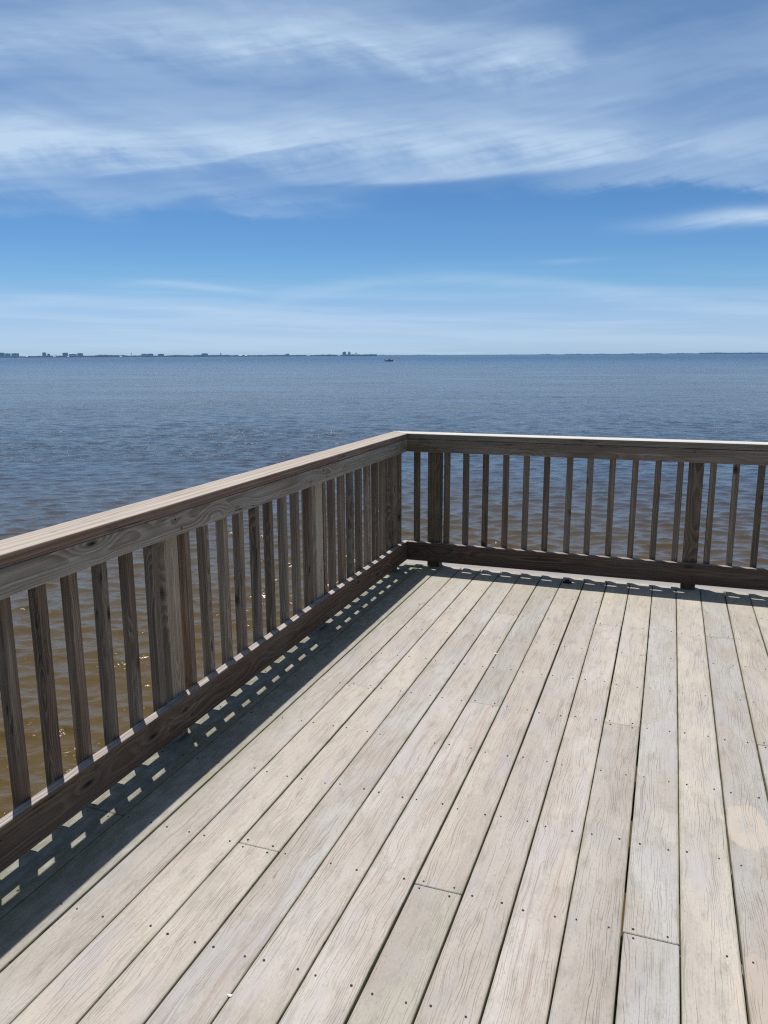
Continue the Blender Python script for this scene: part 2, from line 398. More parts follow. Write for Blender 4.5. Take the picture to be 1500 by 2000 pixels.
for y in (-0.6, -3.2, -5.8):
    timber('beam', M['joist'], deck, (-0.15, y, -0.17 - 0.12), DX1 + 0.1, 0.09, 0.235, 'x', y, warp=0.0)
    for x in (0.25, 2.4, 4.3):
        mb = MB()
        rings = []
        for i in range(9):
            z = -6.0 + i * (6.0 - 0.41) / 8
            rr = 0.125 - 0.0015 * i
            rings.append([(rr * math.cos(a * R(22.5)) + 0.004 * mnoise.noise((a, z, x)), rr * math.sin(a * R(22.5)), z) for a in range(16)])
        mb.tube(rings)
        o = mb.build('piling', M['post'], deck, smooth=True)
        o.location = (x, y, 0)

# ------------------------------------------------------------------ railings
G = 'wooden railings along the two edges of the deck'
left = empty('deck_railing', (0, 0, 0)); left_end = -6.2
tag(left, 'weathered wooden railing on the left, running toward the water beside the wide dashed shadow', 'railing', G)
right = empty('deck_railing', (0, 0, 0)); right_end = 4.2
tag(right, 'weathered wooden railing across the far end of the deck, seen square on', 'railing', G)

# left run: the inner faces of its horizontal timbers lie on x = 0
c = MB()
def mitred_cap(L, inward, seed):
    """cap board lying flat, mitred where the two runs meet; local x along the length from the corner, y from inner edge (0) outward (CAPW)"""
    mb = MB(); n = int(L / 0.1); r = 0.004
    T = 0.038
    for i in range(n + 1):
        s = i / n
        ring = []
        prof = [(0.0, r), (0.0, T - r), (r * .3, T - r * .3), (r, T), (CAPW - r, T), (CAPW - r * .3, T - r * .3), (CAPW, T - r), (CAPW, r), (CAPW - r, 0), (r, 0)]
        for (y, z) in prof:
            x0 = -y                                   # 45 degree mitre
            x = x0 + (L - x0) * s
            k = 0.0006 * mnoise.noise((x * 8, y * 30, seed)) + 0.0015 * mnoise.noise((x * 0.6, 0, seed))
            ring.append((x, y + k, z + 0.4 * k))
        mb.v += ring
    m = 10
    for i in range(n):
        for j in range(m):
            k2 = (j + 1) % m
            mb.face((i * m + j, i * m + k2, (i + 1) * m + k2, (i + 1) * m + j))
    mb.face(list(range(m))[::-1]); mb.face([n * m + j for j in range(m)])
    return mb
mb = mitred_cap(right_end, 1, 4.0)
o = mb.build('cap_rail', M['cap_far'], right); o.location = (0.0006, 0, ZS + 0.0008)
mb = mitred_cap(-left_end, 1, 8.0)
mb.v = [(-y, -x, z) for (x, y, z) in mb.v]
# keep its own grain direction: local x along the length
mb.v = [(-p[1], p[0], p[2]) for p in mb.v]            # (x along length, y outward is negative)
mb.f = [f[::-1] for f in mb.f]
o = mb.build('cap_rail', M['cap'], left); o.rotation_euler = (0, 0, R(-90)); o.location = (0, -0.0006, ZS + 0.0008)

# horizontal timbers (on edge). for 'yv'/'xv' local y is vertical so the grain of the wide face shows
def on_edge(name, mat, parent, run, z0, z1, seed):
    h = z1 - z0
    if run == 'left':
        o = timber(name, mat, parent, (-0.019, left_end, (z0 + z1) / 2), -left_end + 0.036, h, 0.0375, 'yv', seed, r=0.0035, warp=0.0015)
    else:
        o = timber(name, mat, parent, (0.0006, 0.019, (z0 + z1) / 2), right_end, h, 0.0375, 'xv', seed, r=0.0035, warp=0.0015)
    return o
def nails(run, name, spots, zc, par):
    for sx_ in spots:
        for (da, dz_) in ((-0.018, 0.022), (0.02, -0.02)):
            if random.random() < 0.15: continue
            m = MB(); n_ = 8
            b_ = []
            for q in range(n_):
                a_ = 2 * math.pi * q / n_; rr = 0.0042
                p_ = (0.0016, sx_ + da + rr * math.cos(a_), zc + dz_ + rr * math.sin(a_)) if run == 'left' else (sx_ + da + rr * math.cos(a_), -0.0016, zc + dz_ + rr * math.sin(a_))
                b_.append(p_)
            m.v = b_; m.face(range(n_)); m.build('screw', M['screw'], par)
for zc_ in (0.88, 0.115):
    nails('left', 'screw', (-2.78, -1.42, -0.155, -4.14), zc_, left)
    nails('right', 'screw', (0.185, 1.913, 3.6), zc_, right)
on_edge('top_rail', M['rail'], left, 'left', ZF, ZS - 0.0015, 5)
on_edge('bottom_rail', M['toe'], left, 'left', ZC, ZB, 6)
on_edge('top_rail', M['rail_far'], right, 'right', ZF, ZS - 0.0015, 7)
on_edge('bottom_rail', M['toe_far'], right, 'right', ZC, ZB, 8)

def baluster(run, s, n):
    """s: the edge nearest the camera (left run, y) or the left edge (right run, x)"""
    j = random.uniform(-0.002, 0.002); w = 0.038 + random.uniform(-0.0015, 0.0015)
    z0 = ZC + random.uniform(-0.006, 0.004)
    tilt = random.uniform(-0.004, 0.004)
    if run == 'left':
        o = timber('baluster', M['upright'], left, (-0.0575, s + w / 2, z0), ZS - 0.004 - z0, w, 0.038, 'z', n, r=0.003, warp=0.003)
        o.rotation_euler = (tilt, R(-90), 0)
        o.rotation_euler = (Matrix.Rotation(tilt, 3, 'X') @ Matrix.Rotation(R(-90), 3, 'Y')).to_euler()
    else:
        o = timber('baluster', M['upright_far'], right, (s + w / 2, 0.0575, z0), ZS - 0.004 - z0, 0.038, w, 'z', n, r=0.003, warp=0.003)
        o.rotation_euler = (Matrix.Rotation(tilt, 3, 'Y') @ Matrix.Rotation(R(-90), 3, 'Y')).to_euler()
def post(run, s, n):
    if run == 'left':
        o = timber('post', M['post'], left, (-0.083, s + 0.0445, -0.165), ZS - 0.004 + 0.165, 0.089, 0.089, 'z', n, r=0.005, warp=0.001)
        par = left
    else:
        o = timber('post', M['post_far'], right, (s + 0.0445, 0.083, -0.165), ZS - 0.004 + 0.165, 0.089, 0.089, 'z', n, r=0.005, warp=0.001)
Lp = [-3.563, -3.426, -3.289, -3.147, -3.008, -2.866, -2.652, -2.512, -2.366, -2.235, -2.086, -1.95, -1.805, -1.660, -1.514, -1.322, -1.198, -1.051, -0.919, -0.780, -0.628, -0.488, -0.348, -0.214, -0.010]
y = -3.563
while y > left_end + 0.2:
    y -= 0.139; Lp.insert(0, y)
posts_left = [-2.825, -1.463, -0.197, -4.187, -5.55]
for i, f in enumerate(Lp):
    if any(s - 0.004 < f < s + 0.13 for s in (-4.187, -5.55)): continue
    baluster('left', f - 0.038, i + 0.37)
for i, s in enumerate(posts_left): post('left', s, 40 + i)
Rp = [0.055, 0.278, 0.417, 0.556, 0.698, 0.838, 0.977, 1.124, 1.259, 1.401, 1.542, 1.683, 1.820, 2.015, 2.149, 2.289]
x = 2.289
while x < right_end - 0.2:
    x += 0.14; Rp.append(x)
for i, cx in enumerate(Rp):
    if any(s - 0.03 < cx < s + 0.12 for s in (3.56,)): continue
    baluster('right', cx - 0.019, 100 + i * 1.3)
for i, s in enumerate((0.141, 1.869, 3.56)): post('right', s, 60 + i)

# ------------------------------------------------------------------ little things on the deck
def lump(mb, c, r, sq, seed, n=10, m=7):
    b = len(mb.v)
    for i in range(m + 1):
        th = math.pi * i / m
        for j in range(n):
            ph = 2 * math.pi * j / n
            d = Vector((math.sin(th) * math.cos(ph), math.sin(th) * math.sin(ph), math.cos(th)))
            k = r * (1 + 0.45 * mnoise.noise(d * 2.1 + Vector((seed, seed * 2, 0))) + 0.2 * mnoise.noise(d * 6 + Vector((0, seed, 3))))
            mb.v.append((c[0] + d.x * k * sq[0], c[1] + d.y * k * sq[1], c[2] + d.z * k * sq[2]))
    for i in range(m):
        for j in range(n):
            q = (j + 1) % n
            mb.face((b + i * n + j, b + (i + 1) * n + j, b + (i + 1) * n + q, b + i * n + q))
M['clump'] = plain('dark_dried_clump', (0.028, 0.022, 0.026), 0.75, scale=120.0, amt=0.6)
M['crumb'] = plain('white_chip', (0.70, 0.68, 0.62), 0.7, scale=200.0)
mb = MB()
for i, (dx, dy, dz, r, sq) in enumerate([(0, 0, .010, .013, (1.2, 1, .8)), (-.017, -.004, .007, .010, (1.3, .8, .7)), (.019, .001, .008, .010, (1.1, 1, .8)), (.004, .010, .019, .008, (1.4, .7, .6)), (-.008, .008, .014, .008, (1, 1, .8)), (.028, -.006, .004, .005, (1.3, .7, .6)), (-.026, .006, .004, .005, (1, 1, .6)), (.010, -.012, .007, .007, (1, 1, .8))]):
    lump(mb, (dx, dy, dz), r, sq, i * 1.7 + 2)
o = mb.build('debris_clump', M['clump'], smooth=True); o.location = (1.154, -0.075, 0.0)
tag(o, 'small dark dried clump lying on the deck under the far railing', 'debris')
def chip(loc, s, seed, lab):
    mb = MB()
    lump(mb, (0, 0, s * .3), s, (1.5, .9, .35), seed, 7, 5)
    lump(mb, (s * .9, s * .4, s * .3), s * .6, (1.2, 1, .4), seed + 3, 7, 5)
    o = mb.build('white_chip', M['crumb']); o.location = loc
    tag(o, lab, 'debris', 'white chips lodged between the deck boards')
chip((0.826, -3.858, 0.0), 0.0045, 1.0, 'tiny white chip by a board gap near the bottom of the picture')
chip((0.969, -1.484, 0.0), 0.006, 5.0, 'tiny white chip by a board gap halfway to the far railing')

# ------------------------------------------------------------------ camera
cam = bpy.data.cameras.new('camera'); co = link(bpy.data.objects.new('camera', cam))
CP = Vector((1.7304, -5.2464, 1.5071))
rx = Vector((0.94006, 0.34097, -0.00429)); up = Vector((-0.06312, 0.18635, 0.98045)); fw = Vector((-0.33511, 0.92142, -0.19670))
mw = Matrix((( rx.x, up.x, -fw.x, CP.x), (rx.y, up.y, -fw.y, CP.y), (rx.z, up.z, -fw.z, CP.z), (0, 0, 0, 1)))
co.matrix_world = mw
cam.sensor_fit = 'VERTICAL'; cam.sensor_height = 24.0; cam.lens = 24.0 * 1527.7 / 2000.0
cam.clip_start = 0.05; cam.clip_end = 90000.0
scene.camera = co

# ------------------------------------------------------------------ water
SEA = -2.5
def water_mat():
    nt = NT('bay_water')
    geo = nt.n('ShaderNodeNewGeometry')
    pos = geo.outputs['Position']
    x, y, z = nt.xyz(pos)
    # wind frame: u across the crests, v along them
    a = R(-19)
    u = nt.math('ADD', nt.math('MULTIPLY', x, math.sin(a)), nt.math('MULTIPLY', y, math.cos(a)))
    v = nt.math('SUBTRACT', nt.math('MULTIPLY', x, math.cos(a)), nt.math('MULTIPLY', y, math.sin(a)))
    def waves(su, sv, det, ro, dist=0.0, off=0.0):
        return nt.noise(nt.comb(nt.math('MULTIPLY', u, su), nt.math('MULTIPLY', v, sv), off), 1.0, det, ro, dist)
    big = waves(0.9, 0.40, 2.0, 0.5, 0.3)
    mid = waves(2.7, 1.7, 2.0, 0.5, 0.6, 4.0)
    sml = waves(7.0, 4.6, 3.0, 0.6, 0.6, 9.0)
    gust = nt.noise(nt.comb(nt.math('MULTIPLY', u, 0.05), nt.math('MULTIPLY', v, 0.022), 0.0), 1.0, 4.0, 0.6)
    gk = nt.mapr(gust, 0.35, 0.65, 0.70, 1.35)
    cdw = nt.math('SQRT', nt.math('ADD', nt.math('MULTIPLY', x, x), nt.math('MULTIPLY', y, y)))
    # the sheet itself carries the longer waves near by; further out they pass into the surface normal
    h = nt.math('ADD', nt.math('MULTIPLY', big, nt.mapr(cdw, 40.0, 150.0, 0.02, 0.24)), nt.math('MULTIPLY', mid, nt.mapr(cdw, 12.0, 45.0, 0.03, 0.20)))
    h = nt.math('ADD', h, nt.math('MULTIPLY', sml, 0.018))
    swl = waves(0.40, 0.22, 4.0, 0.65, 0.3, 14.0)
    h = nt.math('ADD', h, nt.math('MULTIPLY', swl, nt.mapr(cdw, 60.0, 250.0, 0.0, 0.36)))
    patch = nt.noise(nt.comb(nt.math('MULTIPLY', u, 0.16), nt.math('MULTIPLY', v, 0.045), 6.0), 1.0, 4.0, 0.65)
    h = nt.math('MULTIPLY', h, nt.math('MULTIPLY', gk, nt.mapr(patch, 0.35, 0.65, 0.72, 1.3)))
    # silty brown by the shore; bluer further out, sky reflection put into the colour
    cd = nt.math('SQRT', nt.math('ADD', nt.math('MULTIPLY', x, x), nt.math('MULTIPLY', y, y)))
    silt = nt.mapr(nt.math('ADD', cd, nt.math('MULTIPLY', gust, 10.0)), 6.0, 32.0)
    col = nt.mix(silt, (0.084, 0.053, 0.011), (0.038, 0.046, 0.062))
    col = nt.mix(nt.mapr(cd, 60.0, 500.0), col, (0.016, 0.042, 0.092))
    bp = nt.n('ShaderNodeBump'); bp.inputs['Strength'].default_value = 1.0; bp.inputs['Distance'].default_value = 1.0
    nt.set(bp.inputs['Height'], h)
    b = nt.n('ShaderNodeBsdfPrincipled')
    nt.set(b.inputs['Base Color'], col)
    nt.set(b.inputs['Roughness'], nt.mapr(cd, 10.0, 900.0, 0.12, 0.25))
    b.inputs['IOR'].default_value = 1.333
    nt.set(b.inputs['Specular Tint'], nt.mix(nt.mapr(cd, 15.0, 120.0), (1.0, 1.0, 1.0), (0.82, 0.91, 1.0)))
    nt.set(b.inputs['Normal'], bp.outputs[0])
    out = nt.n('ShaderNodeOutputMaterial'); nt.set(out.inputs[0], b.outputs[0])
    return nt.owner
M['water'] = water_mat()
def water_mesh():
    """one sheet out past the horizon: a ring grid about the deck, fine where the chop is near, carrying real wind waves"""
    import numpy as np
    rng = np.random.default_rng(5)
    cx, cy = 0.8, -2.6
    fine = np.arange(R(-78), R(42), 0.0036); coarse = np.arange(R(42), R(282), 0.035)
    th = np.concatenate([fine, coarse]); nc = len(th)
    r = [0.02, 1.0, 1.9]; q = 2.0
    while q < 420: r.append(q); q *= 1.0042
    while q < 70000: r.append(q); q *= 1.25
    r = np.array(r); nr = len(r)
    rr, tt = np.meshgrid(r, th, indexing='ij')
    x = cx + rr * np.sin(tt); y = cy + rr * np.cos(tt)
    step = np.gradient(th); cell = np.maximum(rr * 0.0042, rr * np.broadcast_to(step, rr.shape))
    z = np.zeros_like(x); dx = np.zeros_like(x); dy = np.zeros_like(x)
    gust = 1.0 + 0.28 * np.sin(x * 0.11 + 1.3 * np.sin(y * 0.05)) * np.sin(y * 0.17 + 0.9 * np.sin(x * 0.07)) + 0.15 * np.sin(x * 0.43 + y * 0.31)
    N = 84
    lam = 0.17 * (1.9 / 0.17) ** ((np.arange(N) + rng.random(N)) / N)
    main = R(-19)
    for l in lam:
        k = 2 * math.pi / l
        a = main + rng.normal(0, 0.50)
        shape = math.exp(-((math.log(l) - math.log(0.42)) / 0.75) ** 2)
        slope = 0.048 * shape + 0.005
        amp = slope / k
        w = np.clip((l / cell - 3.2) / 3.0, 0, 1) * amp
        ph = k * (x * math.sin(a) + y * math.cos(a)) + rng.random() * 6.283
        c = np.cos(ph) * w
        z += c
        dx -= np.sin(ph) * w * math.sin(a) * 0.9; dy -= np.sin(ph) * w * math.cos(a) * 0.9
    z *= gust; z += SEA
    co_ = np.stack([x + dx, y + dy, z], -1).reshape(-1, 3).astype(np.float32)
    I, J = np.meshgrid(np.arange(nr - 1), np.arange(nc), indexing='ij')
    J2 = (J + 1) % nc
    f = np.stack([I * nc + J, I * nc + J2, (I + 1) * nc + J2, (I + 1) * nc + J], -1)[..., ::-1].reshape(-1, 4)
    me = bpy.data.meshes.new('water')
    me.vertices.add(len(co_)); me.vertices.foreach_set('co', co_.ravel())
    nf = len(f)
    me.loops.add(nf * 4); me.loops.foreach_set('vertex_index', f.ravel().astype(np.int32))
    me.polygons.add(nf); me.polygons.foreach_set('loop_start', np.arange(0, nf * 4, 4, dtype=np.int32))
    me.polygons.foreach_set('loop_total', np.full(nf, 4, dtype=np.int32))
    me.polygons.foreach_set('use_smooth', np.ones(nf, dtype=bool))
    me.update(calc_edges=True); me.materials.append(M['water'])
    return me
o = link(bpy.data.objects.new('water', water_mesh()))
tag(o, 'rippled blue and brown bay water reaching the horizon', 'water', kind='structure')

# ------------------------------------------------------------------ the far shore
def az_of(px, py=695.0):
    d = rx * ((px - 750) / 1527.7) - up * ((py - 1000) / 1527.7) + fw
    return math.atan2(d.x, d.y)
def at(px, D, z=0.0):
    a = az_of(px)
    return Vector((CP.x + D * math.sin(a), CP.y + D * math.cos(a), SEA + z))
DL = 3000.0
MPP = DL / 1527.7          # metres per photo pixel at the near headland
def land_strip(name, px0, px1, D0, D1, h, mat, lab, depth=500.0, taper=True):
    mb = MB(); n = 120
    for i in range(n + 1):
        s = i / n; px = px0 + (px1 - px0) * s; D = D0 + (D1 - D0) * s
        k = min(1.0, (1 - s) * 12) if taper else 1.0
        w = D * (1 + 0.006 * mnoise.noise((px * 0.02, 1, 0)))
        a = at(px, w, -0.3); b = at(px, w + 12, h * 0.6 * k); c2 = at(px, w + 40, h * k); d = at(px, w + depth * max(k, 0.1), h * k); e = at(px, w + depth * max(k, 0.1) + 20, -0.3)
        mb.v += [tuple(a), tuple(b), tuple(c2), tuple(d), tuple(e)]
    for i in range(n):
        for j in range(4):
            mb.face((i * 5 + j, (i + 1) * 5 + j, (i + 1) * 5 + j + 1, i * 5 + j + 1))
    o = mb.build(name, mat)
    tag(o, lab, 'land', kind='structure')
    return o
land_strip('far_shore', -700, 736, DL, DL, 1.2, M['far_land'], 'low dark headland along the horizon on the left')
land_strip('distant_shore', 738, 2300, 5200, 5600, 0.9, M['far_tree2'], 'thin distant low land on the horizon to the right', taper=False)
def trees(name, spans, mat, lab, depth=60.0):
    mb = MB()
    ico = []
    for i in range(5):
        for j in range(8):
            th = math.pi * (i + 0.5) / 5; ph = 2 * math.pi * j / 8
            ico.append((math.sin(th) * math.cos(ph), math.sin(th) * math.sin(ph), math.cos(th)))
    for (p0, p1, D, hmin, hmax, step) in spans:
        px = p0
        while px < p1:
            px += step * random.uniform(0.5, 1.5)
            env = 0.5 + 0.9 * mnoise.noise((px * 0.035, 3.3, 0)) + 0.5 * mnoise.noise((px * 0.15, 7.3, 0))
            hh = hmin + (hmax - hmin) * max(0, min(1, env)) * random.uniform(0.75, 1.1)
            c = at(px, D + 20 + random.uniform(0, depth), 0)
            r = hh * random.uniform(0.35, 0.6)
            b = len(mb.v)
            for (ax, ay, az) in ico:
                k = random.uniform(0.75, 1.2)
                mb.v.append((c.x + ax * r * 1.6 * k, c.y + ay * r * 1.2 * k, c.z + hh * 0.55 + az * hh * 0.5 * k))
            for i in range(4):
                for j in range(8):
                    q = (j + 1) % 8
                    mb.face((b + i * 8 + j, b + (i + 1) * 8 + j, b + (i + 1) * 8 + q, b + i * 8 + q))
            mb.face([b + j for j in range(8)][::-1]); mb.face([b + 32 + j for j in range(8)])
    o = mb.build(name, mat)
    tag(o, lab, 'treeline', kind='stuff')
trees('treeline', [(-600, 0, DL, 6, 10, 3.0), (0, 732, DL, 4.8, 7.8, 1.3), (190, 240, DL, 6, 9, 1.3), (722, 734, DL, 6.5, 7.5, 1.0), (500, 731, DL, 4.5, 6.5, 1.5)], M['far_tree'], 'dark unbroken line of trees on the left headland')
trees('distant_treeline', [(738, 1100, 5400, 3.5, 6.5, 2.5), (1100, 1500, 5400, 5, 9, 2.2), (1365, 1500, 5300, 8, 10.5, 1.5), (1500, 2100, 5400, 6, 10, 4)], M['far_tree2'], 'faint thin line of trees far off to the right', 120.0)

BG = 'buildings along the far shore'
def block(px0, px1, ytop, ybase, mat, lab, name='apartment_block', D=None, D2=None, steps=None, depth=16.0, floors=None):
    D = D or DL + 90
    w = (px1 - px0) / 1527.7 * D
    h = (ybase - ytop) / 1527.7 * D
    a = az_of((px0 + px1) / 2)
    root = empty(name, at((px0 + px1) / 2, D), -a)
    tag(root, lab, 'building', BG)
    m = MB()
    segs = steps or [(0, 1, 1.0)]
    for i, (s0, s1, k) in enumerate(segs):
        m.box(-w / 2 + s0 * w, -w / 2 + s1 * w - (0.02 if i < len(segs) - 1 else 0), -depth / 2 + 0.05 * i, depth / 2 - 0.05 * i, 0, h * k)
    m.build('wall', mat, root)
    m = MB()
    for i, (s0, s1, k) in enumerate(segs):
        m.box(-w / 2 + s0 * w - 0.25, -w / 2 + s1 * w + 0.25, -depth / 2 - 0.25, depth / 2 + 0.25, h * k + 0.01 * i, h * k + 0.6 + 0.01 * i)
    m.box(-1.5, 1.5, -2, 2, h * segs[0][2] + 0.3, h * segs[0][2] + 1.6)
    m.build('roof', M['far_roof'], root)
    nf = floors or max(2, int(h / 3.0))
    for f in range(nf):
        m = MB()
        z = (f + 0.45) * h / nf
        hi = [sg for sg in segs if z + 1.3 < h * sg[2]]
        if hi: m.box(-w / 2 + hi[0][0] * w + 0.8, -w / 2 + hi[-1][1] * w - 0.8, -depth / 2 - 0.06, -depth / 2 + 0.2, z, z + 1.3)
        if m.v: m.build('window_band', M['far_glass'], root)
    return root
W, PW = M['far_wall'], M['far_wall_pale']
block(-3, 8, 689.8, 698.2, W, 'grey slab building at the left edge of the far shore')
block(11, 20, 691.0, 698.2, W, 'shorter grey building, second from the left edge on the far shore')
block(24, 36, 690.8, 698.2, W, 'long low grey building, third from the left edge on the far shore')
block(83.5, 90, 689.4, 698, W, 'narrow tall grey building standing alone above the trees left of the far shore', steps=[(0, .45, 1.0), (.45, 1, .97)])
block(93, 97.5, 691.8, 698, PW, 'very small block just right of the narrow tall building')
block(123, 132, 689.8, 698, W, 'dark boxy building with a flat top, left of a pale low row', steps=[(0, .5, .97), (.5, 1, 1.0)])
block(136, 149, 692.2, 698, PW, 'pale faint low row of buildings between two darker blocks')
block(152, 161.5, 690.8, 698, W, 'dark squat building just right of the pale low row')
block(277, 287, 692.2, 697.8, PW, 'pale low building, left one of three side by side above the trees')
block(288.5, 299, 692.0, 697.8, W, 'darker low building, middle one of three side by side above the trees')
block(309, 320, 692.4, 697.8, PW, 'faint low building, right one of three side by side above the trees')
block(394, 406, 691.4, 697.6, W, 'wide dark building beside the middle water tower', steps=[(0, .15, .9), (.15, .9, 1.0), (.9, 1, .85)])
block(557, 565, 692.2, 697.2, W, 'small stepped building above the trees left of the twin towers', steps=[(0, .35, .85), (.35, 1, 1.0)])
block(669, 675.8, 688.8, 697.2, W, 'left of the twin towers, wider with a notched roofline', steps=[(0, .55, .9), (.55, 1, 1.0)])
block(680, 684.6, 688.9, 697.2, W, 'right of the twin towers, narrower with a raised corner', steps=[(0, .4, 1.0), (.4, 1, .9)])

def house(px, wpx, hpx, lab, D=DL - 4, yb=0.5):
    w = wpx / 1527.7 * D; h = hpx / 1527.7 * D; a = az_of(px)
    root = empty('house', at(px, D, yb), -a)
    tag(root, lab, 'house', 'white houses by the water on the far shore')
    m = MB(); m.box(-w / 2, w / 2, -4, 4, 0, h * 0.65); m.build('wall', M['far_white'], root)
    m = MB(); b = 0
    m.v += [(-w / 2 - .3, -4.3, h * .65), (w / 2 + .3, -4.3, h * .65), (w / 2 + .3, 4.3, h * .65), (-w / 2 - .3, 4.3, h * .65), (-w / 2 - .3, 0, h), (w / 2 + .3, 0, h)]
    for q in ((0, 1, 5, 4), (2, 3, 4, 5), (0, 4, 3), (1, 2, 5), (0, 3, 2, 1)): m.face(q)
    m.build('roof', M['far_white'], root)
    for s in (-.25, .25):
        m = MB(); m.box(s * w - .6, s * w + .6, -4.06, -3.9, h * .2, h * .45)
        m.build('window', M['far_glass'], root)
for (px, w, h, lab) in [(52.5, 2.2, 3.0, 'narrow bright white house at the waterline far left of the shore'), (106, 4.0, 1.6, 'low wide pale house at the waterline below a dark boxy building'),
                        (133, 3.2, 1.6, 'low pale house at the waterline under the pale low row'), (236, 4.0, 2.2, 'small white house right of the empty stretch of trees'),
                        (469.5, 5.0, 3.2, 'largest brightest white house, left one of a white pair near the middle of the shore'), (481, 3.0, 3.0, 'narrower white house, right one of a white pair near the middle of the shore'),
                        (602, 5.5, 1.4, 'long low white house right of the small stepped building'), (662, 3.5, 1.3, 'low pale house at the waterline just left of the twin towers')]:
    house(px, w, h, lab)

def water_tower(px, ytop, ybase, wpx, lab):
    D = DL + 60; k = D / 1527.7
    root = empty('water_tower', at(px, D)); tag(root, lab, 'water tower', 'water towers on the far shore')
    H = (ybase - ytop) * k; r = wpx / 2 * k
    m = MB(); rings = []
    for z, rr in ((0, 1.1), (H * .3, .8), (H - r * 1.2, .75)): rings.append([(rr * math.cos(R(30 * q)), rr * math.sin(R(30 * q)), z) for q in range(12)])
    m.tube(rings); m.build('stem', M['far_wall'], root, smooth=True)
    m = MB(); rings = []
    for t, rr in ((-1.3, .2), (-1.0, .55), (-.6, .9), (-.2, 1.0), (0.2, .85), (.5, .4), (.55, .1)): rings.append([(r * rr * math.cos(R(30 * q)), r * rr * math.sin(R(30 * q)), H - r * .5 + t * r * .8) for q in range(12)])
    m.tube(rings); m.build('tank', M['far_wall'], root, smooth=True)
water_tower(257, 690.4, 698, 2.2, 'faint small water tower standing alone above the trees, left of the three')
water_tower(431, 690.0, 697.6, 3.2, 'water tower with a thick stem right of a wide dark building, middle of the three')
water_tower(695.3, 690.0, 697.0, 3.4, 'water tower with a slim stem just right of the twin towers')

# ------------------------------------------------------------------ the motor boat
def boat(px, D):
    a = az_of(px)
    root = empty('motor_boat', at(px, D, 0.0), -a + R(8))
    tag(root, 'small dark motor boat with a pale canopy heading right on the open water', 'boat')
    M['hull'] = plain('dark_hull', (0.03, 0.035, 0.05), 0.4, scale=3.0, haze=(0.020, 0.040, 0.080))
    M['boat_white'] = plain('boat_white', (0.45, 0.52, 0.58), 0.5, scale=3.0)
    L = 5.4
    secs = []
    for i in range(13):
        s = i / 12; x = -L / 2 + s * L
        wid = 1.05 * (1 - max(0, (s - .45) / .55) ** 2.2)
        sheer = 0.62 + 0.32 * s * s; keel = -0.25 + 0.6 * max(0, (s - .75) / .25) ** 2
        wid = max(wid, 0.02)
        secs.append([(x, -wid, sheer), (x, -wid * .92, 0.15), (x, -wid * .5, keel * .7), (x, 0, keel), (x, wid * .5, keel * .7), (x, wid * .92, 0.15), (x, wid, sheer)])
    m = MB(); m.tube(secs); m.build('hull', M['hull'], root, smooth=False)
    m = MB()
    for s0, s1 in ((0, 12),):
        rr = []
        for i in range(13):
            sx = secs[i]
            rr.append([(sx[0][0], sx[0][1] * 1.03, sx[0][2] + .01), (sx[0][0], sx[0][1] * 1.03, sx[0][2] + .07), (sx[0][0], sx[6][1] * 1.03, sx[0][2] + .07), (sx[0][0], sx[6][1] * 1.03, sx[0][2] + .01)])
        m.tube(rr)
    m.build('gunwale', M['hull'], root)
    m = MB(); m.tube([[(-.3, -.5, .7), (.9, -.5, .8), (.9, .5, .8), (-.3, .5, .7)], [(-.25, -.45, 1.35), (.45, -.45, 1.35), (.45, .45, 1.35), (-.25, .45, 1.35)]]); m.build('console', M['hull'], root)
    m = MB(); m.tube([[(.47, -.42, 1.3), (.52, -.42, 1.3), (.52, .42, 1.3), (.47, .42, 1.3)], [(.25, -.38, 1.7), (.3, -.38, 1.7), (.3, .38, 1.7), (.25, .38, 1.7)]]); m.build('windscreen', M['boat_white'], root)
    m = MB(); m.box(-.75, .85, -.8, .8, 2.12, 2.2); m.build('canopy', M['boat_white'], root)
    for sx in (-.6, .7):
        for sy in (-.65, .65):
            m = MB(); m.box(sx - .03, sx + .03, sy - .03, sy + .03, .7, 2.13); m.build('canopy_post', M['hull'], root)
    m = MB(); m.tube([[(-3.15, -.2, 1.0), (-2.6, -.2, 1.0), (-2.6, .2, 1.0), (-3.15, .2, 1.0)], [(-3.2, -.22, 1.35), (-2.55, -.22, 1.3), (-2.55, .22, 1.3), (-3.2, .22, 1.35)]])
    m.box(-2.95, -2.8, -.08, .08, -.3, 1.0); m.build('outboard_motor', M['hull'], root)
boat(760, 520)

# ------------------------------------------------------------------ sky
SX, SY = 0.2231, 0.2168
sun_dir = Vector((-SX, SY, 1.0)).normalized()
elev = math.asin(sun_dir.z); azim = math.atan2(sun_dir.x, sun_dir.y)
nt = NT('World', world=True); scene.world = nt.owner
sky = nt.n('ShaderNodeTexSky'); sky.sky_type = 'NISHITA'; sky.sun_disc = False
sky.sun_elevation = elev; sky.sun_rotation = azim; sky.altitude = 0; sky.air_density = 1.0; sky.dust_density = 0.6; sky.ozone_density = 1.5
tc = nt.n('ShaderNodeTexCoord')
dx, dy, dz = nt.xyz(tc.outputs['Generated'])
azn = nt.math('ARCTAN2', dx, dy)
